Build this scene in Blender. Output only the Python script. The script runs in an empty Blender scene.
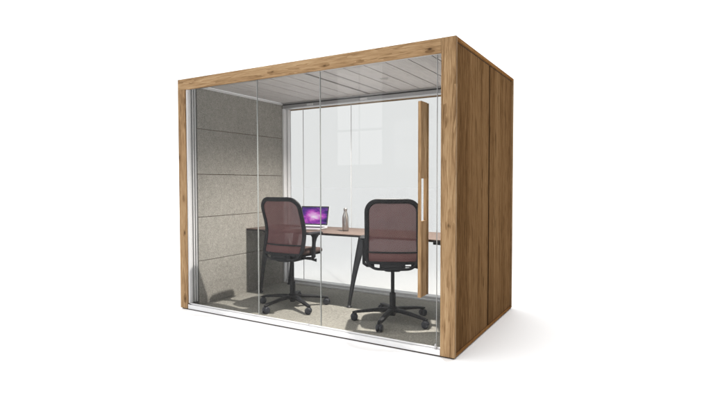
import bpy, bmesh, math, random
from math import radians as R, sin, cos, pi
from mathutils import Vector, Matrix
random.seed(4)
sc = bpy.context.scene
C = sc.collection

# ------------------------------------------------------------------ helpers
def box(bm, x0, x1, y0, y1, z0, z1, bev=0.0, seg=2):
    m = Matrix.Translation(((x0+x1)/2, (y0+y1)/2, (z0+z1)/2)) @ Matrix.Diagonal((x1-x0, y1-y0, z1-z0, 1))
    r = bmesh.ops.create_cube(bm, size=1, matrix=m)
    if bev:
        es = list({e for v in r['verts'] for e in v.link_edges})
        bmesh.ops.bevel(bm, geom=es, offset=bev, segments=seg, affect='EDGES', profile=0.6)

def lathe(bm, prof, n=32, mat=Matrix(), cap=True):
    rings = []
    for r, z in prof:
        rings.append([bm.verts.new(mat @ Vector((r*cos(2*pi*k/n), r*sin(2*pi*k/n), z))) for k in range(n)])
    for a, b in zip(rings, rings[1:]):
        for k in range(n):
            bm.faces.new((a[k], a[(k+1) % n], b[(k+1) % n], b[k]))
    if cap:
        bm.faces.new(rings[0][::-1]); bm.faces.new(rings[-1])

def sweep(bm, pts, secs, side=None, closed=False, n=12, power=2.0):
    """pts: Vectors; secs: (half width along 'side', half height) per point; superelliptic section"""
    N = len(pts); rings = []
    for i, p in enumerate(pts):
        if closed: t = pts[(i+1) % N] - pts[i-1]
        else: t = pts[min(i+1, N-1)] - pts[max(i-1, 0)]
        t.normalize()
        s = side(i) if callable(side) else (side or Vector((0, 0, 1)))
        s = (s - t*s.dot(t)).normalized(); w = t.cross(s)
        a, b = secs[i] if isinstance(secs, list) else secs
        ring = []
        for k in range(n):
            th = 2*pi*k/n; c, d = cos(th), sin(th)
            ring.append(bm.verts.new(p + s*(a*math.copysign(abs(c)**(2/power), c)) + w*(b*math.copysign(abs(d)**(2/power), d))))
        rings.append(ring)
    pairs = list(zip(rings, rings[1:])) + ([(rings[-1], rings[0])] if closed else [])
    for a, b in pairs:
        for k in range(n): bm.faces.new((a[k], b[k], b[(k+1) % n], a[(k+1) % n]))
    if not closed:
        bm.faces.new(rings[0]); bm.faces.new(rings[-1][::-1])

def obj(name, bm, mat, parent=None, smooth=False):
    bmesh.ops.recalc_face_normals(bm, faces=bm.faces)
    me = bpy.data.meshes.new(name); bm.to_mesh(me); bm.free()
    for m in (mat if isinstance(mat, (list, tuple)) else [mat]): me.materials.append(m)
    o = bpy.data.objects.new(name, me); C.objects.link(o)
    if parent: o.parent = parent
    if smooth:
        for p in me.polygons: p.use_smooth = True
        try: me.set_sharp_from_angle(angle=R(38))
        except Exception: pass
    return o

def boxobj(name, dims, mat, parent=None, bev=0.0015):
    bm = bmesh.new(); box(bm, *dims, bev=bev); return obj(name, bm, mat, parent)

def thing(name, label, cat, loc=(0, 0, 0), rz=0, group=None):
    o = bpy.data.objects.new(name, None); C.objects.link(o)
    o.empty_display_size = 0.1
    o.location = loc; o.rotation_euler = (0, 0, rz)
    o['label'] = label; o['category'] = cat
    if group: o['group'] = group
    return o

# ------------------------------------------------------------------ materials
def newmat(name):
    m = bpy.data.materials.new(name); m.use_nodes = True
    nt = m.node_tree; b = nt.nodes['Principled BSDF']
    return m, nt, b
def N(nt, t, **kw):
    n = nt.nodes.new(t)
    for k, v in kw.items():
        if k.startswith('i_'): n.inputs[int(k[2:])].default_value = v
        else: setattr(n, k, v)
    return n
def L(nt, a, b): nt.links.new(a, b)
def ramp(nt, fac, stops):
    n = nt.nodes.new('ShaderNodeValToRGB'); e = n.color_ramp.elements
    while len(e) < len(stops): e.new(0.5)
    for el, (p, c) in zip(e, stops):
        el.position = p; el.color = (*c, 1) if len(c) == 3 else c
    L(nt, fac, n.inputs[0]); return n.outputs[0]
def mix(nt, mode, fac, a, b):
    n = nt.nodes.new('ShaderNodeMix'); n.data_type = 'RGBA'; n.blend_type = mode
    for s, v in ((n.inputs[0], fac), (n.inputs[6], a), (n.inputs[7], b)):
        if hasattr(v, 'is_output'): L(nt, v, s)
        else: s.default_value = v if not isinstance(v, tuple) else (*v, 1)
    return n.outputs[2]
def math_(nt, op, a, b=0.0, clamp=False):
    n = nt.nodes.new('ShaderNodeMath'); n.operation = op; n.use_clamp = clamp
    for s, v in ((n.inputs[0], a), (n.inputs[1], b)):
        if hasattr(v, 'is_output'): L(nt, v, s)
        else: s.default_value = v
    return n.outputs[0]
def plain(name, col, rough=0.45, metal=0.0, noise=0.06, scale=60, bump=0.0):
    m, nt, b = newmat(name)
    tc = N(nt, 'ShaderNodeTexCoord'); nz = N(nt, 'ShaderNodeTexNoise'); nz.inputs['Scale'].default_value = scale
    nz.inputs['Detail'].default_value = 4
    L(nt, tc.outputs['Object'], nz.inputs['Vector'])
    lo = tuple(c*(1-noise) for c in col); hi = tuple(min(1, c*(1+noise)) for c in col)
    L(nt, ramp(nt, nz.outputs[0], [(0.3, lo), (0.7, hi)]), b.inputs['Base Color'])
    b.inputs['Roughness'].default_value = rough; b.inputs['Metallic'].default_value = metal
    if bump:
        bp = N(nt, 'ShaderNodeBump'); bp.inputs['Strength'].default_value = bump; bp.inputs['Distance'].default_value = 0.002
        L(nt, nz.outputs[0], bp.inputs['Height']); L(nt, bp.outputs[0], b.inputs['Normal'])
    return m

def oak(name, axis, lo, mid, hi, seed=0.0, planks=None, knot=1.0, streak=0.0, normal='Y', spec=0.05, kn=(4.6, 10.0, 0.66)):
    """axis: grain direction; planks=(across axis, width) gives a tone per board"""
    m, nt, b = newmat(name)
    tc = N(nt, 'ShaderNodeTexCoord')
    sep = N(nt, 'ShaderNodeSeparateXYZ'); L(nt, tc.outputs['Object'], sep.inputs[0])
    off = None
    if planks:
        idx = math_(nt, 'FLOOR', math_(nt, 'DIVIDE', sep.outputs[planks[0]], planks[1]))
        wn = N(nt, 'ShaderNodeTexWhiteNoise', noise_dimensions='1D'); L(nt, math_(nt, 'ADD', idx, seed), wn.inputs['W'])
        off = wn.outputs['Value']
    sh = N(nt, 'ShaderNodeVectorMath', operation='ADD'); L(nt, tc.outputs['Object'], sh.inputs[0])
    sh.inputs[1].default_value = (seed, seed*1.7, seed*0.6)
    if off is not None:
        cb = N(nt, 'ShaderNodeCombineXYZ')
        o10 = math_(nt, 'MULTIPLY', off, 13.0)
        for k in range(3): L(nt, o10, cb.inputs[k])
        sh2 = N(nt, 'ShaderNodeVectorMath', operation='ADD'); L(nt, sh.outputs[0], sh2.inputs[0]); L(nt, cb.outputs[0], sh2.inputs[1]); sh = sh2
    def stretched(along, across, flat=False):
        mp = N(nt, 'ShaderNodeMapping'); s = [across]*3; s['XYZ'.index(axis)] = along
        if flat: s['XYZ'.index(normal)] = 0.02
        mp.inputs['Scale'].default_value = s; L(nt, sh.outputs[0], mp.inputs['Vector']); return mp.outputs[0]
    # knots bend the grain around them
    vor = N(nt, 'ShaderNodeTexVoronoi', feature='F1'); L(nt, stretched(kn[0], kn[1], normal != axis), vor.inputs['Vector'])
    vor.inputs['Scale'].default_value = 1.0; vor.inputs['Randomness'].default_value = 1.0
    sepc = N(nt, 'ShaderNodeSeparateColor'); L(nt, vor.outputs['Color'], sepc.inputs[0])
    gate = math_(nt, 'GREATER_THAN', sepc.outputs[0], kn[2])
    knotm = math_(nt, 'MULTIPLY', ramp(nt, vor.outputs['Distance'], [(0.0, (1,)*3), (0.05, (0.85,)*3), (0.125, (0,)*3)]), gate)
    halo = math_(nt, 'MULTIPLY', ramp(nt, vor.outputs['Distance'], [(0.04, (1,)*3), (0.36, (0,)*3)]), gate)
    # cathedral grain
    n1 = N(nt, 'ShaderNodeTexNoise'); L(nt, stretched(1.1, 16.0), n1.inputs['Vector'])
    n1.inputs['Scale'].default_value = 1.0; n1.inputs['Detail'].default_value = 3; n1.inputs['Distortion'].default_value = 0.6
    rings = math_(nt, 'ADD', math_(nt, 'MULTIPLY', n1.outputs[0], 6.0), math_(nt, 'MULTIPLY', halo, 0.9))
    fr = math_(nt, 'FRACT', rings)
    n2 = N(nt, 'ShaderNodeTexNoise'); L(nt, stretched(7.0, 120.0), n2.inputs['Vector'])
    n2.inputs['Scale'].default_value = 1.0; n2.inputs['Detail'].default_value = 5; n2.inputs['Roughness'].default_value = 0.65
    n3 = N(nt, 'ShaderNodeTexNoise'); L(nt, stretched(0.7, 14.0), n3.inputs['Vector'])
    n3.inputs['Scale'].default_value = 1.0; n3.inputs['Detail'].default_value = 3
    v = math_(nt, 'ADD', math_(nt, 'MULTIPLY', n3.outputs[0], 0.34), math_(nt, 'MULTIPLY', n2.outputs[0], 0.58))
    v = math_(nt, 'ADD', v, math_(nt, 'MULTIPLY', fr, 0.12))
    if off is not None:
        v = math_(nt, 'ADD', v, math_(nt, 'MULTIPLY', math_(nt, 'SUBTRACT', off, 0.5), 0.20))
    v = math_(nt, 'SUBTRACT', v, math_(nt, 'MULTIPLY', halo, 0.16))
    col = ramp(nt, v, [(0.37, lo), (0.51, mid), (0.68, hi)])
    dark = tuple(c*0.22 for c in lo)
    col = mix(nt, 'MIX', math_(nt, 'MULTIPLY', knotm, 0.85*knot, True), col, dark)
    if streak:
        n4 = N(nt, 'ShaderNodeTexNoise'); L(nt, stretched(4.0, 46.0), n4.inputs['Vector'])
        n4.inputs['Scale'].default_value = 1.0; n4.inputs['Detail'].default_value = 2
        st = ramp(nt, n4.outputs[0], [(0.62, (0,)*3), (0.68, (1,)*3)])
        col = mix(nt, 'MIX', math_(nt, 'MULTIPLY', st, streak, True), col, tuple(c*0.45 for c in lo))
    L(nt, col, b.inputs['Base Color'])
    L(nt, ramp(nt, n2.outputs[0], [(0.3, (0.62,)*3), (0.7, (0.48,)*3)]), b.inputs['Roughness'])
    b.inputs['Specular IOR Level'].default_value = spec
    bp = N(nt, 'ShaderNodeBump'); bp.inputs['Strength'].default_value = 0.25; bp.inputs['Distance'].default_value = 0.001
    L(nt, n2.outputs[0], bp.inputs['Height']); L(nt, bp.outputs[0], b.inputs['Normal'])
    return m

def glass(name, tint, ior):
    m = bpy.data.materials.new(name); m.use_nodes = True; nt = m.node_tree; nt.nodes.clear()
    out = N(nt, 'ShaderNodeOutputMaterial'); mx = N(nt, 'ShaderNodeMixShader')
    tr = N(nt, 'ShaderNodeBsdfTransparent'); gl = N(nt, 'ShaderNodeBsdfGlossy'); fr = N(nt, 'ShaderNodeFresnel')
    tr.inputs[0].default_value = (*tint, 1); gl.inputs['Roughness'].default_value = 0.0
    # same reflectance on both faces of the pane (the node would otherwise give total internal reflection on the far face)
    ge = N(nt, 'ShaderNodeNewGeometry'); mr = N(nt, 'ShaderNodeMapRange'); L(nt, ge.outputs['Backfacing'], mr.inputs[0])
    mr.inputs[3].default_value = ior; mr.inputs[4].default_value = 1/ior; L(nt, mr.outputs[0], fr.inputs['IOR'])
    L(nt, fr.outputs[0], mx.inputs[0]); L(nt, tr.outputs[0], mx.inputs[1]); L(nt, gl.outputs[0], mx.inputs[2])
    L(nt, mx.outputs[0], out.inputs[0]); return m

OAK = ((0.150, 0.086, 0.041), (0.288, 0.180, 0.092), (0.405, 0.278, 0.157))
OAK_SHADED = ((0.105, 0.055, 0.023), (0.170, 0.093, 0.041), (0.235, 0.138, 0.065))  # darker oak tones: part of the side wall's shade is put into the colour
oak_post = oak('oak upright', 'Z', *OAK, seed=2.3, kn=(5.5, 12.0, 0.52))
oak_beam = oak('oak beam', 'X', *OAK, seed=5.1, kn=(5.5, 12.0, 0.52))
oak_side = oak('oak side panel', 'Z', *OAK_SHADED, seed=7.7, planks=(1, 0.175), knot=0.9, streak=0.6, normal='X', spec=0.0, kn=(4.6, 17.0, 0.42))
oak_trim = oak('oak edge trim', 'Y', (0.17, 0.078, 0.028), (0.25, 0.125, 0.047), (0.32, 0.18, 0.075), seed=1.2, knot=0.0, spec=0.0)
seam_oak = oak('dark oak seam', 'Z', (0.022, 0.011, 0.005), (0.040, 0.021, 0.009), (0.062, 0.034, 0.015), seed=6.1, knot=0.0, normal='X', spec=0.0)
oak_handle = oak('oak handle', 'Z', *OAK, seed=3.9, knot=0.0, normal='X')
dark_gap = plain('dark shadow gap', (0.035, 0.022, 0.014), 0.8)
alu = plain('white aluminium', (0.66, 0.66, 0.67), 0.38, 0.0, 0.02)
alu_grey = plain('grey aluminium', (0.42, 0.42, 0.43), 0.35, 0.6, 0.03)
seal = plain('grey glazing seal', (0.33, 0.34, 0.34), 0.5)
seal_light = plain('clear glazing edge', (0.28, 0.295, 0.29), 0.25)
black_plastic = plain('charcoal plastic', (0.009, 0.0095, 0.012), 0.55, 0, 0.12, 90, 0.06)
black_plastic.node_tree.nodes['Principled BSDF'].inputs['Specular IOR Level'].default_value = 0.25
wheel_plastic = plain('caster plastic', (0.024, 0.027, 0.038), 0.45, 0, 0.15, 90)
leg_metal = plain('charcoal leg paint', (0.026, 0.027, 0.032), 0.42, 0.2, 0.1, 80)
steel = plain('brushed steel', (0.50, 0.48, 0.47), 0.28, 1.0, 0.08, 40)
silver = plain('silver laptop shell', (0.70, 0.70, 0.71), 0.32, 0.7, 0.02)
bezel = plain('black screen bezel', (0.012, 0.012, 0.014), 0.2)
key_mat = plain('black laptop keys', (0.02, 0.02, 0.022), 0.5)
glass_front = glass('front glazing', (0.90, 0.905, 0.903), 1.18)
glass_back = glass('rear glazing', (0.788, 0.791, 0.791), 1.14)

# felt
def speckle(name, a, bcol, c, s1, s2, bump, rough=0.95):
    m, nt, b = newmat(name); tc = N(nt, 'ShaderNodeTexCoord')
    def nz(scale, det):
        n = N(nt, 'ShaderNodeTexNoise'); n.inputs['Scale'].default_value = scale; n.inputs['Detail'].default_value = det
        n.inputs['Roughness'].default_value = 0.7
        L(nt, tc.outputs['Object'], n.inputs['Vector']); return n.outputs[0]
    f = nz(s1, 5); g = nz(s2, 3); h = nz(1.7, 2)
    v = math_(nt, 'ADD', math_(nt, 'MULTIPLY', f, 0.62), math_(nt, 'MULTIPLY', g, 0.26))
    v = math_(nt, 'ADD', v, math_(nt, 'MULTIPLY', h, 0.12))
    L(nt, ramp(nt, v, [(0.36, a), (0.5, bcol), (0.64, c)]), b.inputs['Base Color'])
    b.inputs['Roughness'].default_value = rough; b.inputs['Specular IOR Level'].default_value = 0.1
    bp = N(nt, 'ShaderNodeBump'); bp.inputs['Strength'].default_value = bump; bp.inputs['Distance'].default_value = 0.004
    L(nt, f, bp.inputs['Height']); L(nt, bp.outputs[0], b.inputs['Normal']); return m
felt = speckle('grey felt', (0.180, 0.172, 0.155), (0.288, 0.277, 0.252), (0.40, 0.386, 0.354), 75, 28, 0.5)
carpet_mat = speckle('flecked carpet', (0.130, 0.126, 0.113), (0.250, 0.242, 0.216), (0.385, 0.373, 0.335), 120, 45, 0.6)

# ceiling boards and desk top
ceil_mat = oak('pale ceiling board', 'Y', (0.40, 0.38, 0.372), (0.48, 0.457, 0.449), (0.54, 0.517, 0.509), seed=8.8, knot=0.0, spec=0.4)
desk_mat = oak('pinkish desk veneer', 'X', (0.095, 0.070, 0.060), (0.120, 0.090, 0.078), (0.145, 0.112, 0.098), seed=4.4, knot=0.0)
desk_edge = plain('dark desk edge', (0.028, 0.025, 0.026), 0.5)
roof_mat = plain('grey roof sheet', (0.30, 0.29, 0.28), 0.7)
seat_mat = speckle('brown seat fabric', (0.055, 0.038, 0.035), (0.085, 0.060, 0.055), (0.12, 0.088, 0.080), 170, 60, 0.4)

def mesh_fabric():
    m = bpy.data.materials.new('maroon chair mesh'); m.use_nodes = True; nt = m.node_tree
    b = nt.nodes['Principled BSDF']; out = nt.nodes['Material Output']
    tc = N(nt, 'ShaderNodeTexCoord'); mp = N(nt, 'ShaderNodeMapping'); L(nt, tc.outputs['Object'], mp.inputs['Vector'])
    mp.inputs['Rotation'].default_value = (0, R(3), 0)
    sp = N(nt, 'ShaderNodeSeparateXYZ'); L(nt, mp.outputs[0], sp.inputs[0])
    def wv(src, freq): return math_(nt, 'SINE', math_(nt, 'MULTIPLY', src, freq))
    a = wv(sp.outputs[0], 2*pi/0.0150); c = wv(sp.outputs[2], 2*pi/0.0150)
    hole = math_(nt, 'MULTIPLY', a, c)                      # woven checker of holes
    v = math_(nt, 'ADD', math_(nt, 'MULTIPLY', hole, 0.5), 0.5)
    nz = N(nt, 'ShaderNodeTexNoise'); nz.inputs['Scale'].default_value = 9; L(nt, tc.outputs['Object'], nz.inputs['Vector'])
    col = mix(nt, 'MIX', nz.outputs[0], (0.140, 0.066, 0.066), (0.188, 0.094, 0.094))
    col = mix(nt, 'MULTIPLY', math_(nt, 'MULTIPLY', v, 0.75), col, (0.30, 0.28, 0.30))
    L(nt, col, b.inputs['Base Color']); b.inputs['Roughness'].default_value = 0.85; b.inputs['Specular IOR Level'].default_value = 0.15
    tr = N(nt, 'ShaderNodeBsdfTransparent'); mx = N(nt, 'ShaderNodeMixShader')
    L(nt, math_(nt, 'ADD', math_(nt, 'MULTIPLY', v, 0.12), 0.01), mx.inputs[0])
    L(nt, b.outputs[0], mx.inputs[1]); L(nt, tr.outputs[0], mx.inputs[2]); L(nt, mx.outputs[0], out.inputs[0])
    return m
mesh_mat = mesh_fabric()

def screen_mat():
    m = bpy.data.materials.new('lit laptop display'); m.use_nodes = True; nt = m.node_tree; nt.nodes.clear()
    out = N(nt, 'ShaderNodeOutputMaterial'); em = N(nt, 'ShaderNodeEmission')
    tc = N(nt, 'ShaderNodeTexCoord'); mp = N(nt, 'ShaderNodeMapping'); mp.inputs['Rotation'].default_value = (0, R(-52), 0)
    mp.inputs['Scale'].default_value = (6, 1, 15); mp.inputs['Location'].default_value = (0.3, 0, 0.15)
    L(nt, tc.outputs['Object'], mp.inputs['Vector'])
    n1 = N(nt, 'ShaderNodeTexNoise'); n1.inputs['Scale'].default_value = 1.0; n1.inputs['Detail'].default_value = 5
    n1.inputs['Distortion'].default_value = 0.9; L(nt, mp.outputs[0], n1.inputs['Vector'])
    gr = N(nt, 'ShaderNodeMapping'); gr.inputs['Scale'].default_value = (5.4, 0.0, 7.5); gr.inputs['Location'].default_value = (0.05, 0, -0.85)
    L(nt, tc.outputs['Object'], gr.inputs['Vector'])
    sg = N(nt, 'ShaderNodeTexGradient', gradient_type='SPHERICAL'); L(nt, gr.outputs[0], sg.inputs[0])
    v = math_(nt, 'ADD', math_(nt, 'MULTIPLY', n1.outputs[0], 0.75), math_(nt, 'MULTIPLY', sg.outputs['Fac'], 0.42))
    col = ramp(nt, v, [(0.28, (0.03, 0.02, 0.09)), (0.42, (0.10, 0.04, 0.26)), (0.52, (0.30, 0.05, 0.42)), (0.62, (0.62, 0.12, 0.60)), (0.72, (0.80, 0.40, 0.80)), (0.84, (0.95, 0.85, 0.97))])
    L(nt, col, em.inputs[0]); em.inputs[1].default_value = 1.0
    L(nt, em.outputs[0], out.inputs[0]); return m
display_mat = screen_mat()

def emis(name, col, s):
    m = bpy.data.materials.new(name); m.use_nodes = True; nt = m.node_tree; nt.nodes.clear()
    out = N(nt, 'ShaderNodeOutputMaterial'); em = N(nt, 'ShaderNodeEmission'); em.inputs[0].default_value = (*col, 1); em.inputs[1].default_value = s
    L(nt, em.outputs[0], out.inputs[0]); return m

# ------------------------------------------------------------------ studio floor
bm = bmesh.new(); bmesh.ops.create_grid(bm, x_segments=1, y_segments=1, size=120, matrix=Matrix.Translation((0, 0, -0.011)))
fl = obj('floor', bm, plain('white studio floor', (0.955, 0.955, 0.957), 0.7, 0, 0.004, 3)); fl['kind'] = 'structure'

# ------------------------------------------------------------------ the booth
W, D, H = 2.904, 1.7145, 2.30
XL, XR = -W, 0.0            # outer faces
IL, IR = -2.80, -0.112      # inner faces
T = 2.195                   # underside of the front beam
booth = thing('meeting_booth', 'oak framed glass meeting booth with grey felt wall standing on white floor', 'office booth', (0, 0, 0))

# front fascia (oak)
boxobj('post', (IR, XR, 0, 0.03, -0.0, H), oak_post, booth, 0.003)
boxobj('post', (XL, IL, 0, 0.014, 0.0, T), oak_post, booth, 0.003)
boxobj('beam', (XL, IR-0.0015, 0.0005, 0.03, T, H), oak_beam, booth, 0.003)
# rear fascia
boxobj('post', (IR, XR-0.001, D-0.03, D, 0.0, H), oak_post, booth, 0.003)
boxobj('post', (XL, IL-0.05, D-0.03, D, 0.0, T), oak_post, booth, 0.003)
boxobj('beam', (XL, IR-0.0015, D-0.03, D-0.0005, T, H), oak_beam, booth, 0.003)
# right wall: dark core, two recessed oak panels, edge trims
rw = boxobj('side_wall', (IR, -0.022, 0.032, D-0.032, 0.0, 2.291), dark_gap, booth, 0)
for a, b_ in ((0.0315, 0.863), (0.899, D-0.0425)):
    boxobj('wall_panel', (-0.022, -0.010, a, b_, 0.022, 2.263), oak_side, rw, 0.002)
boxobj('edge_trim', (-0.0225, -0.001, 0.031, D-0.031, 2.277, H-0.001), oak_trim, rw, 0.001)
boxobj('edge_trim', (-0.0225, -0.001, 0.031, D-0.031, 0.0, 0.018), oak_trim, rw, 0.001)
boxobj('edge_trim', (-0.0225, -0.0112, 0.8645, 0.8975, 0.022, 2.263), seam_oak, rw, 0)
for z0, z1 in ((0.006, 0.461), (0.461, 0.916), (0.916, 1.359), (1.359, 1.826), (1.826, 2.258)):
    boxobj('felt_panel', (IR-0.011, IR+0.002, 0.152, 1.512, z0, z1-0.005), felt, rw, 0.003)
# left wall: oak outside, felt inside
lw = boxobj('side_wall', (XL+0.002, -2.822, 0.032, D-0.032, 0.0, 2.27), oak_side, booth, 0)
zs = [0.004, 0.461, 0.916, 1.359, 1.826, 2.262]
for z0, z1 in zip(zs, zs[1:]):
    boxobj('felt_panel', (-2.822, IL, 0.150, 1.512, z0, z1-0.005), felt, lw, 0.004)
boxobj('ceiling_trim', (IL, IL+0.022, 0.06, 1.50, 2.238, 2.2595), alu, lw, 0.002)
# roof
boxobj('roof', (XL+0.003, IR-0.002, 0.031, D-0.031, 2.292, H-0.002), roof_mat, booth, 0)
# ceiling: boards with real gaps, a recessed channel down the middle
bm = bmesh.new()
x = IR - 0.19; pitch = 0.206
edges = []
cx = -1.432
x0 = IR
seams = [-0.303-0.206*k for k in range(6)]          # ... -1.333
right = [IR-0.007] + seams
for a, b_ in zip(right, right[1:]): box(bm, b_+0.005, a-0.005, 0.031, 1.50, 2.262, 2.274, 0.002)
left = [-1.540-0.206*k for k in range(6)] + [-2.776]
left = [-1.540-0.206*k for k in range(7)]
for a, b_ in zip(left, left[1:]): box(bm, max(b_, IL+0.001)+0.005, a-0.005, 0.031, 1.50, 2.262, 2.274, 0.002)
ceil = obj('ceiling', bm, ceil_mat, booth)
bm = bmesh.new()
box(bm, IL, -1.540, 0.031, 1.50, 2.2765, 2.290); box(bm, -1.333, IR-0.002, 0.031, 1.50, 2.2765, 2.290)
obj('backing', bm, dark_gap, ceil)
bm = bmesh.new()
for a in (-1.539, -1.334):
    box(bm, a-0.009, a+0.009, 0.031, 1.50, 2.2585, 2.2755, 0.002)
obj('channel_edge', bm, plain('dark channel edge', (0.26, 0.25, 0.24), 0.5), ceil)
bm = bmesh.new(); box(bm, -1.528, -1.345, 0.031, 1.50, 2.266, 2.2755, 0.001); obj('channel_board', bm, ceil_mat, ceil)
LX, LY = -1.01, 0.85
bm = bmesh.new()
lathe(bm, [(0.038, 2.2615), (0.038, 2.2585), (0.046, 2.2575), (0.049, 2.2590), (0.049, 2.2615)], 40, Matrix.Translation((LX, LY, 0)), cap=False)
lightp = obj('ceiling_light', bm, ceil_mat, booth, True)
bm = bmesh.new(); bmesh.ops.create_circle(bm, cap_ends=True, segments=32, radius=0.0385, matrix=Matrix.Translation((LX, LY, 2.2612)))
obj('diffuser', bm, emis('lit downlight diffuser', (1, 0.95, 0.88), 0.4), lightp)
# carpet
bm = bmesh.new(); box(bm, IL-0.02, IR, 0.06, 1.56, -0.004, 0.004); obj('carpet', bm, carpet_mat, booth)
# base plinth: dark line under the sill
boxobj('plinth', (XL+0.012, XR-0.012, 0.012, D-0.012, -0.0105, -0.004), dark_gap, booth, 0)

# front aluminium frame
bm = bmesh.new()
box(bm, IL+0.0015, IL+0.0190, 0.004, 0.0135, 0.0, 0.044, 0.001)
box(bm, IL+0.0195, IR-0.0015, 0.004, 0.062, 0.0, 0.040, 0.003)        # sill
box(bm, IL+0.0015, IR-0.0015, 0.022, 0.034, 0.044, 0.053, 0.001)      # glazing bead
front_frame = obj('front_frame', bm, alu, booth)
bm = bmesh.new()   # left jamb: ribbed reveal
for y0, y1, d in ((0.0145, 0.060, 0.016), (0.080, 0.094, 0.012), (0.112, 0.122, 0.012)):
    box(bm, IL-0.012, IL+d, y0, y1, 0.054, 2.26, 0.002)
obj('jamb', bm, alu, front_frame)
boxobj('jamb_groove', (IL-0.02, IL-0.004, 0.0145, 0.1495, 0.0, 2.26), plain('jamb groove', (0.10, 0.10, 0.10), 0.6), front_frame, 0)
bm = bmesh.new()
for y0, y1, d in ((0.031, 0.072, 0.010), (0.084, 0.104, 0.006), (0.112, 0.15, 0.010)):
    box(bm, IR-d, IR+0.012, y0, y1, 0.054, 2.26, 0.002)
obj('jamb', bm, alu, front_frame)
bm = bmesh.new(); box(bm, IL+0.02, IR-0.012, 0.031, 0.066, 2.200, 2.2595, 0.002); obj('head_rail', bm, alu_grey, front_frame)

# rear aluminium frame
bm = bmesh.new()
box(bm, IL-0.02, IR, 1.512, 1.585, 2.252, 2.2915, 0.001)
rear_frame = obj('rear_frame', bm, plain('upper rear rail', (0.40, 0.39, 0.39), 0.45, 0.2), booth)
boxobj('rail_gap', (IL, IR, 1.530, 1.58, 2.236, 2.2515), plain('rail gap', (0.05, 0.05, 0.05), 0.6), rear_frame, 0)
boxobj('head_rail', (IL, IR, 1.515, 1.612, 2.196, 2.2355), alu_grey, rear_frame, 0.002)
boxobj('head_rail', (IL, IR, 1.625, 1.683, 2.200, 2.2905), oak_beam, rear_frame, 0.001)
for a in (-2.37, -1.62):
    boxobj('bright_spot_plate', (a-0.045, a+0.045, 1.507, 1.5145, 2.206, 2.228), alu, rear_frame, 0.001)  # white plates added to imitate small bright spots along the header
bm = bmesh.new()
for y0, y1, d in ((1.514, 1.552, 0.020), (1.562, 1.585, 0.012), (1.595, 1.66, 0.022)):
    box(bm, IL-0.012, IL+d, y0, y1, 0.0, 2.195, 0.002)
obj('jamb', bm, alu, rear_frame)
boxobj('jamb_groove', (IL-0.02, IL-0.004, 1.5135, 1.68, 0.0, 2.195), plain('rear jamb groove', (0.16, 0.16, 0.16), 0.6), rear_frame, 0)
boxobj('jamb', (IR-0.012, IR, 1.514, 1.68, 0.0, 2.195), alu, rear_frame, 0.002)
bm = bmesh.new()
box(bm, IL+0.024, IR-0.014, 1.515, 1.54, 0.0, 0.022, 0.002); box(bm, IL+0.024, IR-0.014, 1.553, 1.66, 0.0, 0.046, 0.002)
obj('bottom_rail', bm, alu, rear_frame)
boxobj('rail_gap', (IL+0.024, IR-0.014, 1.541, 1.552, 0.0, 0.012), dark_gap, rear_frame, 0)

# glazing: front
GY0, GY1 = 0.040, 0.050
def pane(name, x0, x1, y0, y1, z0, z1, mat, parent):
    bm = bmesh.new(); box(bm, x0, x1, y0, y1, z0, z1); return obj(name, bm, mat, parent)
J1, J2, J3 = -1.891, -1.196, -0.155
p1 = pane('glass_pane', IL+0.02, J1-0.0020, GY0, GY1, 0.046, 2.199, glass_front, booth)
p2 = pane('glass_pane', J1+0.0020, J2-0.0022, GY0, GY1, 0.046, 2.199, glass_front, booth)
boxobj('glazing_seal', (J1-0.0018, J1+0.0018, GY0-0.001, GY1+0.001, 0.046, 2.199), seal_light, p1, 0)
boxobj('glazing_seal', (J2-0.0020, J2-0.0002, GY0-0.001, GY1+0.001, 0.046, 2.199), seal, p2, 0)
door = pane('glass_door', J2+0.0018, J3-0.003, GY0, GY1, 0.052, 2.194, glass_front, booth)
boxobj('glazing_seal', (J2+0.0002, J2+0.0016, GY0-0.001, GY1+0.001, 0.052, 2.194), seal_light, door, 0)
boxobj('glazing_seal', (J3-0.0028, J3-0.0006, GY0-0.001, GY1+0.001, 0.052, 2.194), seal, door, 0)
pane('glass_pane', J3+0.001, IR-0.011, GY0, GY1, 0.046, 2.199, glass_front, booth)
bm = bmesh.new(); lathe(bm, [(0.012, 0.044), (0.012, 0.060), (0.007, 0.064), (0.007, 0.075)], 20, Matrix.Translation((J3, 0.022, 0))); obj('pivot', bm, alu_grey, door, True)
bm = bmesh.new(); lathe(bm, [(0.009, 0.044), (0.009, 0.054), (0.006, 0.058)], 20, Matrix.Translation((-1.31, 0.030, 0))); obj('floor_stop', bm, alu_grey, front_frame, True)
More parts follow.
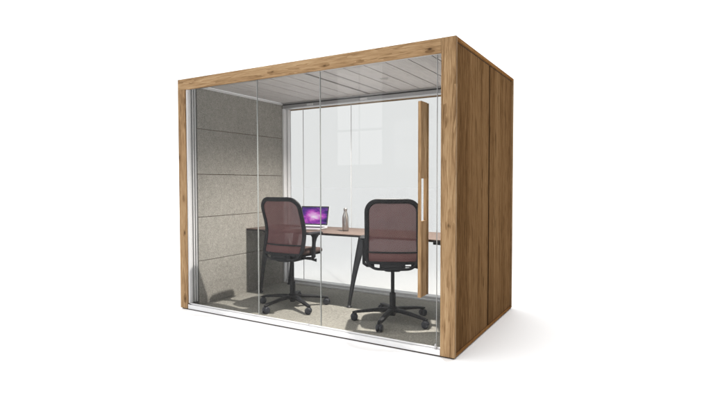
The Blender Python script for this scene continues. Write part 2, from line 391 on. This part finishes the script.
# oak door handle: a board on edge with a finger slot cut through it
def slotted(ys, zs, x0, x1):
    bm = bmesh.new(); V = {}
    for i, y in enumerate(ys):
        for j, z in enumerate(zs):
            for k, x in enumerate((x0, x1)): V[i, j, k] = bm.verts.new((x, y, z))
    solid = lambda i, j: 0 <= i < len(ys)-1 and 0 <= j < len(zs)-1 and not (i == 1 and j == 1)
    for i in range(len(ys)-1):
        for j in range(len(zs)-1):
            if not solid(i, j): continue
            for k in (0, 1): bm.faces.new([V[i, j, k], V[i+1, j, k], V[i+1, j+1, k], V[i, j+1, k]])
            if not solid(i-1, j): bm.faces.new([V[i, j, 0], V[i, j+1, 0], V[i, j+1, 1], V[i, j, 1]])
            if not solid(i+1, j): bm.faces.new([V[i+1, j, 0], V[i+1, j+1, 0], V[i+1, j+1, 1], V[i+1, j, 1]])
            if not solid(i, j-1): bm.faces.new([V[i, j, 0], V[i+1, j, 0], V[i+1, j, 1], V[i, j, 1]])
            if not solid(i, j+1): bm.faces.new([V[i, j+1, 0], V[i+1, j+1, 0], V[i+1, j+1, 1], V[i, j+1, 1]])
    bmesh.ops.remove_doubles(bm, verts=bm.verts, dist=1e-6)
    es = [e for e in bm.edges if len(e.link_faces) == 2 and e.calc_face_angle(0) > 1]
    bmesh.ops.bevel(bm, geom=es, offset=0.0015, segments=2, affect='EDGES')
    return bm
HX0, HX1 = -0.258, -0.234
handle = obj('door_handle', slotted([-0.072, -0.063, 0.029, 0.0385], [0.428, 0.985, 1.296, 1.852], HX0, HX1), oak_handle, door)
boxobj('door_handle', (HX0, HX1, 0.0515, 0.074, 0.428, 1.852), oak_handle, door, 0.0015)

# glazing: rear (three panes)
bx = [IL+0.024, -2.62, -2.055, -1.20, IR-0.014]
bx = [IL+0.024, -2.572, -1.866, IR-0.014]
for a, b_ in zip(bx, bx[1:]):
    pn = pane('rear_pane', a+0.0012, b_-0.0012, 1.640, 1.650, 0.044, 2.205, glass_back, booth)
    if b_ < -0.2: boxobj('glazing_seal', (b_-0.0010, b_+0.0010, 1.639, 1.651, 0.046, 2.198), alu, pn, 0)

# ------------------------------------------------------------------ desk
desk = thing('desk', 'long desk with thin pinkish wood top and dark splayed legs along the rear glass', 'desk')
DZ = 0.745
bm = bmesh.new(); box(bm, IL+0.004, IR-0.024, 0.848, 1.505, DZ-0.008, DZ, 0.002); obj('desktop', bm, desk_mat, desk)
bm = bmesh.new(); box(bm, IL+0.005, IR-0.025, 0.851, 1.503, DZ-0.024, DZ-0.0082, 0.003); obj('desktop_edge', bm, desk_edge, desk)
def desk_leg(tx, ty, fx, fy):
    bm = bmesh.new()
    pts, secs = [], []
    top = DZ-0.0245
    for i in range(13):
        t = i/12
        s = t**1.0
        bend = 0.035*sin(pi*t)*0.6
        sg = 1 if tx > fx else -1
        p = Vector((tx+(fx-tx)*t - sg*bend*0.5, ty+(fy-ty)*t, top+(0.022-top)*t))
        w = 0.034*(1-t)**1.6 + 0.015 + 0.003*t
        pts.append(p); secs.append((w, 0.016-0.004*t))
    sweep(bm, pts, secs, side=Vector((1, 0, 0)), n=16, power=3)
    sweep(bm, [Vector((tx-0.01, ty, top-0.014)), Vector((tx+0.12*sg, ty, top-0.014))], [(0.0125, 0.02), (0.0125, 0.02)], side=Vector((0, 0, 1)), n=12, power=5)
    lathe(bm, [(0.028, 0.0045), (0.028, 0.014), (0.020, 0.022), (0.014, 0.03)], 20, Matrix.Translation((fx, fy, 0)))
    obj('leg', bm, leg_metal, desk, True)
desk_leg(-1.275, 0.895, -1.415, 0.855)
desk_leg(-2.50, 0.895, -2.655, 0.925)
desk_leg(-2.52, 1.45, -2.66, 1.46)
desk_leg(-0.40, 0.895, -0.26, 0.865)
desk_leg(-0.40, 1.45, -0.26, 1.46)
boxobj('rail', (-2.62, -0.34, 1.425, 1.465, DZ-0.065, DZ-0.0255), leg_metal, desk, 0.003)

# ------------------------------------------------------------------ laptop
LAPX, LAPY, LRZ = -2.12, 1.13, R(9)
lap = thing('laptop', 'open silver laptop showing a purple nebula wallpaper on the desk', 'laptop', (LAPX, LAPY, DZ+0.001), LRZ)
bm = bmesh.new(); box(bm, -0.18, 0.18, -0.125, 0.125, 0.002, 0.016, 0.005, 3); lb = obj('base', bm, silver, lap)
bm = bmesh.new()
for r_ in range(5):
    for k in range(13): box(bm, -0.15+k*0.0232, -0.15+k*0.0232+0.0195, 0.0+r_*0.0205, 0.0165+r_*0.0205, 0.0161, 0.0172, 0.0004, 1)
obj('keyboard', bm, key_mat, lb)
boxobj('trackpad', (-0.055, 0.055, -0.105, -0.03, 0.0161, 0.0165), plain('grey trackpad', (0.55, 0.55, 0.56), 0.3, 0.4), lb, 0)
TL = Matrix.Translation((0, 0.122, 0.014)) @ Matrix.Rotation(R(-14), 4, 'X')
def lid(name, dims, mat, parent, bev=0.0):
    bm = bmesh.new(); box(bm, *dims, bev=bev, seg=3)
    o = obj(name, bm, mat, parent); return o
ls = lid('screen_lid', (-0.18, 0.18, -0.003, 0.006, 0.0, 0.245), silver, lap, 0.004); ls.matrix_local = TL
d0 = lid('bezel', (-0.177, 0.177, -0.0042, -0.0031, 0.022, 0.242), bezel, ls, 0.0003)
d1 = lid('display', (-0.163, 0.163, -0.0052, -0.0044, 0.036, 0.228), display_mat, ls)
bm = bmesh.new(); box(bm, -0.15, 0.15, -0.006, 0.006, -0.006, 0.006, 0.004); hg = obj('hinge', bm, bezel, ls)

# ------------------------------------------------------------------ bottle
bt = thing('water_bottle', 'brushed steel water bottle standing on the desk between the chairs', 'bottle', (-1.636, 1.144, DZ+0.001))
prof = [(0.030, 0.0), (0.0345, 0.003), (0.036, 0.012), (0.036, 0.128), (0.0345, 0.147), (0.030, 0.168), (0.0235, 0.188), (0.0185, 0.204), (0.0175, 0.214)]
bm = bmesh.new(); lathe(bm, prof, 40); bb = obj('body', bm, steel, bt, True)
bm = bmesh.new(); lathe(bm, [(0.0155, 0.2142), (0.0155, 0.218), (0.0195, 0.2195), (0.021, 0.2225), (0.0205, 0.243), (0.0185, 0.246), (0.012, 0.2485)], 32); obj('cap', bm, steel, bt, True)
bm = bmesh.new(); lathe(bm, [(0.0352, 0.0065), (0.0366, 0.0075), (0.0366, 0.0115), (0.0362, 0.0125)], 40, cap=False); obj('base_ring', bm, plain('dark bottle ring', (0.08, 0.07, 0.07), 0.4, 0.6), bb, True)

# ------------------------------------------------------------------ chairs
ZB, ZT = 0.498, 1.124          # backrest bottom and top
def back_y(z):                 # S-shaped side profile; +y is forward (towards the seat)
    t = (z-ZB)/(ZT-ZB)
    return -0.235 + 0.075*math.exp(-((t-0.45)/0.33)**2) - 0.045*max(0, t-0.45)**1.3 + 0.005
def back_p(u, z, d=0.0):
    return Vector((u, back_y(z) + 0.045*(u/0.245)**2 + d, z))
def hw(z, inset=0.0):          # half width of the backrest outline at height z
    w = 0.240 + 0.008*(1-(z-ZB)/(ZT-ZB)) - inset
    for zc, r, sg in ((ZT-inset, 0.105, 1), (ZB+inset, 0.115, -1)):
        r = r - inset*0.5
        d = (z-(zc-sg*r))*sg
        if d > 0: w = w - r + math.sqrt(max(0, r*r-d*d))
    return w
def outline(inset=0.0, m=26):
    right = []
    z0, z1 = ZB+inset, ZT-inset
    zz = [z0+(z1-z0)*(0.5-0.5*cos(pi*k/m)) for k in range(m+1)]
    pr = [(hw(z, inset), z) for z in zz]
    def span(w, z):            # fill the flat top or bottom edge
        return [(w*(1-2*k/9), z) for k in range(1, 9)]
    pts = pr + span(pr[-1][0], zz[-1]) + [(-w, z) for w, z in reversed(pr)] + [(-w_, z_) for w_, z_ in span(pr[0][0], zz[0])]
    return pts
def sheet(bm, za, zb, inset, rows=22, cols=16, th=0.003, d=0.0):
    grid = []
    for j in range(rows+1):
        z = za+(zb-za)*j/rows; w = hw(z, inset)
        grid.append([bm.verts.new(back_p(w*(2*i/cols-1), z, d)) for i in range(cols+1)])
    for a, b_ in zip(grid, grid[1:]):
        for i in range(cols): bm.faces.new((a[i], a[i+1], b_[i+1], b_[i]))

def make_chair(label, loc, rz):
    ch = thing('office_chair', label, 'chair', loc, rz, 'office chairs at the desk')
    # backrest frame
    pts = outline(0.017)
    P = [back_p(u, z) for u, z in pts]
    ctr = Vector((0, 0, (ZB+ZT)/2))
    bm = bmesh.new()
    secs = [(0.021 if z > 0.62 else 0.021-0.009*min(1, (0.62-z)/0.085), 0.014) for u, z in pts]
    sweep(bm, P, secs, side=lambda i: (P[i]-Vector((0, P[i].y, ctr.z))), closed=True, n=14, power=2.8)
    # lower band that carries the mesh, leaving a slot either side of the spine
    zb = 0.566
    m = 20
    band = [back_p(hw(zb, 0.02)*(2*k/m-1), zb+0.0) for k in range(m+1)]
    sweep(bm, band, (0.012, 0.009), side=Vector((0, 0, 1)), n=12, power=3)
    sweep(bm, [back_p(u, 0.540, 0.004) for u in (-0.110, -0.05, 0, 0.05, 0.110)], (0.030, 0.011), side=Vector((0, 0, 1)), n=12, power=4)
    for s in (-1, 1):          # cheeks joining band and ring at the lower corners
        sweep(bm, [back_p(s*u, 0.552, 0.002) for u in (0.185, 0.20, 0.215)], (0.026, 0.010), side=Vector((0, 0, 1)), n=12, power=4)
    bf = obj('backrest_frame', bm, black_plastic, ch, True)
    zc = 0.655
    bm = bmesh.new(); sheet(bm, zc, ZT-0.03, 0.030)
    mp = obj('backrest_mesh', bm, mesh_mat, bf, True)
    bm = bmesh.new(); sheet(bm, 0.580, zc, 0.030, rows=6)
    ml = obj('backrest_mesh', bm, mesh_mat, bf, True)
    bm = bmesh.new()
    band = [back_p(hw(zc, 0.03)*(2*k/m-1), zc, -0.006) for k in range(m+1)]
    sweep(bm, band, (0.007, 0.006), side=Vector((0, 0, 1)), n=10, power=3)
    obj('lumbar_bar', bm, black_plastic, bf, True)
    # spine from the seat mechanism to the backrest
    bm = bmesh.new()
    sweep(bm, [Vector((0, 0.02, 0.500)), Vector((0, -0.10, 0.495)), Vector((0, -0.17, 0.500)), Vector((0, -0.207, 0.520)), Vector((0, -0.214, 0.560))],
          [(0.05, 0.018), (0.055, 0.016), (0.07, 0.014), (0.085, 0.013), (0.080, 0.010)], side=Vector((1, 0, 0)), n=14, power=4)
    obj('back_spine', bm, black_plastic, ch, True)
    # seat
    def slab(z0, z1, hx, hy, cy, r, n=9):
        bm = bmesh.new()
        def ring(sc, z):
            out = []
            for k in range(48):
                th = 2*pi*k/48; c, s = cos(th), sin(th); p = 2/4.2
                px = hx*sc*math.copysign(abs(c)**p, c); py = hy*sc*math.copysign(abs(s)**p, s)
                out.append(bm.verts.new((px, cy+py, z - 0.022*max(0, py-0.10)/0.14*1.0)))
            return out
        prof = [(0.90, z0), (0.97, z0+r*0.35), (1.0, z0+r), (1.0, z1-r), (0.975, z1-r*0.35), (0.90, z1), (0.6, z1-0.001), (0.25, z1-0.004)]
        rs = [ring(s, z) for s, z in prof]
        for a, b_ in zip(rs, rs[1:]):
            for k in range(48): bm.faces.new((a[k], a[(k+1) % 48], b_[(k+1) % 48], b_[k]))
        bm.faces.new(rs[0][::-1]); bm.faces.new(rs[-1])
        return bm
    seat = obj('seat', slab(0.556, 0.608, 0.236, 0.205, 0.072, 0.020), seat_mat, ch, True)
    obj('seat_pan', slab(0.538, 0.560, 0.226, 0.195, 0.072, 0.010), black_plastic, seat, True)
    # mechanism and lever
    bm = bmesh.new(); box(bm, -0.075, 0.075, -0.06, 0.14, 0.475, 0.540, 0.012, 3)
    mech = obj('tilt_mechanism', bm, black_plastic, ch, True)
    bm = bmesh.new(); sweep(bm, [Vector((0.07, 0.06, 0.494)), Vector((0.18, 0.065, 0.492)), Vector((0.245, 0.07, 0.488))], [(0.006, 0.006), (0.006, 0.006), (0.017, 0.007)], n=10)
    obj('lever', bm, black_plastic, mech, True)
    # armrests: Y-shaped upright with a pad
    for s in (-1, 1):
        bm = bmesh.new()
        ax = s*0.262
        sweep(bm, [Vector((s*0.17, 0.01, 0.512)), Vector((s*0.235, 0.0, 0.513)), Vector((s*0.262, -0.008, 0.535)), Vector((ax, -0.008, 0.58)), Vector((ax, 0.0, 0.67)), Vector((ax, 0.01, 0.722)), Vector((ax, 0.015, 0.757))],
              [(0.030, 0.012), (0.030, 0.013), (0.028, 0.014), (0.024, 0.014), (0.022, 0.014), (0.036, 0.014), (0.075, 0.015)], side=Vector((0, 1, 0)), n=14, power=3.5)
        ar = obj('armrest', bm, black_plastic, ch, True)
        bm = bmesh.new()
        sweep(bm, [Vector((ax, -0.105, 0.766)), Vector((ax, -0.08, 0.768)), Vector((ax, 0.03, 0.769)), Vector((ax, 0.11, 0.766)), Vector((ax, 0.135, 0.762))],
              [(0.026, 0.007), (0.036, 0.012), (0.038, 0.012), (0.034, 0.012), (0.022, 0.007)], side=Vector((1, 0, 0)), n=16, power=3)
        obj('arm_pad', bm, black_plastic, ar, True)
    # column
    bm = bmesh.new(); lathe(bm, [(0.026, 0.058), (0.028, 0.075), (0.028, 0.262), (0.024, 0.268)], 28); col = obj('gas_column', bm, black_plastic, ch, True)
    bm = bmesh.new(); lathe(bm, [(0.0165, 0.268), (0.0165, 0.472)], 24); obj('piston', bm, black_plastic, col, True)
    # five-star base
    bm = bmesh.new()
    lathe(bm, [(0.040, 0.082), (0.048, 0.090), (0.048, 0.128), (0.036, 0.140), (0.029, 0.142)], 32)
    return ch, bm
def finish_chair(ch, bm, a0):
    for k in range(5):
        a = R(a0+72*k); d = Vector((cos(a), sin(a), 0))
        pts = [d*r + Vector((0, 0, z)) for r, z in ((0.03, 0.110), (0.10, 0.111), (0.18, 0.104), (0.27, 0.094), (0.335, 0.085), (0.368, 0.080))]
        sweep(bm, pts, [(0.034, 0.017), (0.030, 0.017), (0.025, 0.015), (0.022, 0.013), (0.021, 0.011), (0.014, 0.007)],
              side=Vector((-sin(a), cos(a), 0)), n=14, power=3.2)
    base = obj('star_base', bm, black_plastic, ch, True)
    return base
def caster_mesh():
    bm = bmesh.new()
    for s in (-1, 1):
        M_ = Matrix.Translation((0, s*0.0165, 0.0335)) @ Matrix.Rotation(R(90), 4, 'X')
        lathe(bm, [(0.010, -0.0115), (0.025, -0.0115), (0.030, -0.009), (0.0325, -0.004), (0.0325, 0.004), (0.030, 0.009), (0.025, 0.0115), (0.010, 0.0115)], 28, M_)
    M_ = Matrix.Translation((0.004, 0, 0.040)) @ Matrix.Rotation(R(90), 4, 'X')
    lathe(bm, [(0.026, -0.0045), (0.029, -0.003), (0.029, 0.003), (0.026, 0.0045)], 24, M_)
    lathe(bm, [(0.010, 0.058), (0.010, 0.082)], 16, Matrix.Translation((0.012, 0, 0)))
    return bm
def add_casters(ch, base, a0, swivel):
    first = None
    for k in range(5):
        a = R(a0+72*k)
        if first is None: c = first = obj('caster', caster_mesh(), wheel_plastic, base, True)
        else:
            c = first.copy(); C.objects.link(c); c.parent = base
        c.location = (cos(a)*0.352, sin(a)*0.352, 0.0045); c.rotation_euler = (0, 0, R(swivel[k]))

# right chair: star angles are in world degrees, so take out the chair's own turn
for label, loc, rz, star, sw in (
    ('maroon mesh office chair with its back squarely to the door, nearest the oak door handle', (-0.810, 0.628, 0), 26.0, 206, (10, 75, 160, 220, 40)),
    ('maroon mesh office chair turned toward the laptop, beside the grey felt wall', (-1.927, 0.59, 0), 2.0, 189, (30, 80, 20, 190, 120))):
    ch, bm = make_chair(label, loc, R(rz))
    base = finish_chair(ch, bm, star-rz)
    add_casters(ch, base, star-rz, sw)

# ------------------------------------------------------------------ light
w = bpy.data.worlds.new('World'); sc.world = w; w.use_nodes = True
nt = w.node_tree; bg = nt.nodes['Background']
tc = N(nt, 'ShaderNodeTexCoord')
def lobe(direction, a, b_):
    n = N(nt, 'ShaderNodeVectorMath', operation='DOT_PRODUCT'); L(nt, tc.outputs['Generated'], n.inputs[0])
    v = Vector(direction).normalized(); n.inputs[1].default_value = v
    mr = N(nt, 'ShaderNodeMapRange', interpolation_type='SMOOTHSTEP'); L(nt, n.outputs['Value'], mr.inputs[0])
    mr.inputs[1].default_value = a; mr.inputs[2].default_value = b_; return mr.outputs[0]
top = lobe((0, 0, 1), 0.42, 0.75)            # world brightened overhead, added to whiten the floor
rightd = lobe((0.95, -0.30, 0.05), 0.32, 0.75)  # world dimmed on this side to darken the right wall
v = math_(nt, 'ADD', 1.49, math_(nt, 'MULTIPLY', top, 0.60))
v = math_(nt, 'MULTIPLY', v, math_(nt, 'SUBTRACT', 1.0, math_(nt, 'MULTIPLY', rightd, 0.93)))
L(nt, v, bg.inputs['Strength']); bg.inputs['Color'].default_value = (1, 1, 1, 1)

sl = bpy.data.lights.new('downlight_lamp', 'SPOT'); sl.energy = 480; sl.color = (1, 0.94, 0.87)
sl.spot_size = R(152); sl.spot_blend = 0.75; sl.shadow_soft_size = 0.026
dl = bpy.data.objects.new('downlight_lamp', sl); C.objects.link(dl); dl.location = (LX, LY, 2.2300)
dl.parent = lightp

for ix in range(2):                 # windows of the studio behind the camera: seen only as a reflection in the glass
    for iz in range(3):
        sb = bpy.data.lights.new('studio_window', 'AREA'); sb.shape = 'RECTANGLE'; sb.size = 0.61; sb.size_y = 0.82; sb.energy = 7.5
        so = bpy.data.objects.new('studio_window', sb); C.objects.link(so)
        so.location = (-5.265+0.65*ix, -7.0, 2.12+0.88*iz); so.rotation_euler = (R(90), 0, 0)

# ------------------------------------------------------------------ camera
cam = bpy.data.cameras.new('camera'); co = bpy.data.objects.new('camera', cam); C.objects.link(co)
cam.sensor_width = 36; cam.lens = 36*494.0/711; cam.clip_start = 0.05; cam.clip_end = 500
yaw, pitch, roll = R(-30.806), R(-1.959), R(-0.104)
f = Vector((sin(yaw)*cos(pitch), cos(yaw)*cos(pitch), sin(pitch))); r = Vector((cos(yaw), -sin(yaw), 0)); u = r.cross(f)
rr = r*cos(roll)+u*sin(roll); uu = -r*sin(roll)+u*cos(roll)
m = Matrix((rr, uu, -f)).transposed().to_4x4(); m.translation = (1.1869, -3.3782, 1.2626)
co.matrix_world = m
sc.camera = co
sc.view_settings.view_transform = 'Standard'; sc.view_settings.look = 'None'
sc.view_settings.exposure = 0; sc.view_settings.gamma = 1
sc.cycles.transparent_max_bounces = 24; sc.cycles.max_bounces = 10
